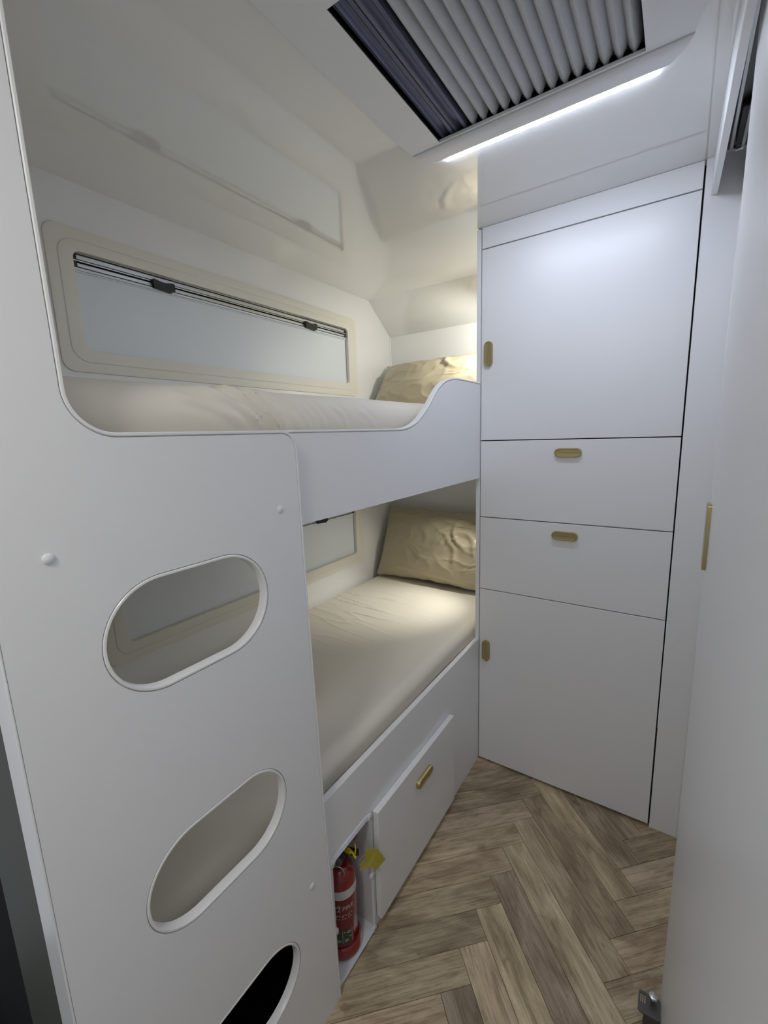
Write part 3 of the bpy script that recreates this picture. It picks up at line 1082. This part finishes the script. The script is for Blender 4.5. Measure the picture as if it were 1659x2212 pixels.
gx0, gx1, gy0, gy1 = -0.012, 0.0415, 0.0, 0.040
on_label([poly2d(*[(gx0 + (gx1 - gx0) * i / 12, gy0) for i in range(13)], *[(gx1 - (gx1 - gx0) * i / 12, gy1) for i in range(13)])], -72, 0.061, ER + 0.0007, 'green_panel', GREENP)
gl = rectline(gx0, gx1, gy0, gy1, 0.0008)
gl += [line2d((0.0165, gy0), (0.0165, gy1), 0.0008), line2d((gx0, 0.022), (gx1, 0.022), 0.0008)]
for cx, cy in ((0.0075, 0.034), (0.022, 0.034), (0.037, 0.016), (-0.004, 0.016)):
    gl.append(poly2d((cx - 0.0025, cy + 0.002), (cx, cy - 0.002), (cx + 0.0025, cy + 0.002)))
for cx, cy in ((0.032, 0.0325), (0.025, 0.009), (0.006, 0.009)):
    for k in range(8):
        t0, t1 = 2 * PI * k / 8, 2 * PI * (k + 1) / 8
        gl.append(line2d((cx + 0.004 * math.cos(t0), cy + 0.004 * math.sin(t0)), (cx + 0.004 * math.cos(t1), cy + 0.004 * math.sin(t1)), 0.001))
    gl.append(line2d((cx - 0.002, cy - 0.002), (cx + 0.002, cy + 0.002), 0.0012))
    gl.append(line2d((cx + 0.0045, cy - 0.003), (cx + 0.007, cy + 0.003), 0.001))
on_label(gl, -72, 0.061, R1, 'pictogram', PRINTW)

# valve, handles, gauge, pin ring, yellow seal
ZV = EZ + 0.258
obj('valve', join(lathe([(0.0165, 0), (0.0175, 0.006), (0.0165, 0.024), (0.012, 0.028)], (*EC, ZV), 24),
                  box(EC[0] - 0.011, EC[0] + 0.011, EC[1] - 0.014, EC[1] + 0.014, ZV + 0.018, ZV + 0.038)), BLACK, ex, bevel=0.002)
hd = Vector((0.80, 0.60, 0)).normalized()
sd = Vector((-hd.y, hd.x, 0))


def bar(p0, p1, hw_, hh_):
    p0, p1 = Vector(p0), Vector(p1)
    v = []
    for p, s in ((p0, 1.0), (p0.lerp(p1, 0.6), 1.0), (p1, 0.75)):
        v += [tuple(p + sd * hw_ * s + Vector((0, 0, hh_))), tuple(p - sd * hw_ * s + Vector((0, 0, hh_))), tuple(p - sd * hw_ * s - Vector((0, 0, hh_))), tuple(p + sd * hw_ * s - Vector((0, 0, hh_)))]
    f = [(0, 1, 2, 3), (8, 11, 10, 9)]
    for j in (0, 4):
        for k in range(4):
            f.append((j + k, j + (k + 1) % 4, j + 4 + (k + 1) % 4, j + 4 + k))
    return v, f


E3 = Vector((*EC, 0))
obj('carry_handle', bar(E3 - hd * 0.010 + Vector((0, 0, ZV + 0.026)), E3 + hd * 0.052 + Vector((0, 0, ZV + 0.010)), 0.010, 0.0035), BLACK, ex, bevel=0.002)
obj('lever', bar(E3 - hd * 0.014 + Vector((0, 0, ZV + 0.044)), E3 + hd * 0.050 + Vector((0, 0, ZV + 0.062)), 0.010, 0.0035), RED, ex, bevel=0.002)['label'] = 'red squeeze lever'
gdir = Vector((0.50, -0.86, 0))
obj('gauge', disc(E3 + gdir * 0.0165 + Vector((0, 0, ZV + 0.008)), gdir, 0.0125, 0.009, 24), DARKSTEEL, ex, smooth=True)
gc = E3 + gdir * 0.030 + Vector((0, 0, ZV - 0.012))
ga = gdir.cross(Vector((0, 0, 1))).normalized()
obj('pin_ring', tube([gc + (ga * math.cos(2 * PI * k / 28) + Vector((0, 0, 1)) * math.sin(2 * PI * k / 28)) * 0.0185 for k in range(28)], 0.0011, 8, True), STEEL, ex, smooth=True)
sp = E3 + hd * 0.030 + sd * -0.010 + Vector((0, 0, ZV + 0.034))
obj('seal', join(tube([sp + Vector((-0.012, -0.004, -0.004)), sp + Vector((-0.002, -0.003, 0.002)), sp + Vector((0.010, 0.0, -0.008)), sp + Vector((0.016, 0.002, -0.020))], 0.0030, 6),
                 box(sp.x - 0.012, sp.x + 0.006, sp.y - 0.008, sp.y - 0.002, sp.z - 0.008, sp.z + 0.003),
                 tube([sp + Vector((0.014, 0.002, -0.012)), sp + Vector((0.016, 0.004, 0.006)), sp + Vector((0.014, 0.004, 0.020))], 0.0020, 6)), YEL, ex, smooth=True)['label'] = 'yellow plastic safety seal'

# yellow service tag hanging out of the recess on a wire ring
tg = empty('service_tag', (0.027, -0.766, 0.262), 'blank yellow card tag dangling from the fire extinguisher', 'tag')
TP = [(-0.811, 0.258), (-0.782, 0.250), (-0.766, 0.226), (-0.734, 0.232), (-0.758, 0.283), (-0.790, 0.309)]


def tagp(a, b, d_):
    return (0.0265 + d_ + (0.010 * max(0.0, (a + 0.765)) / 0.04) - 0.012 * max(0.0, (-0.772 - a)) / 0.025, a, b)


obj('card', prism(TP, [], tagp, 0.0, 0.0009), TAGY, tg)
rc = Vector((0.0165, -0.806, 0.288))
obj('wire_ring', tube([rc + Vector((0.35 * math.cos(2 * PI * k / 24), 0.9 * math.cos(2 * PI * k / 24), math.sin(2 * PI * k / 24))) * 0.012 for k in range(24)], 0.0009, 6, True), STEEL, tg, smooth=True)
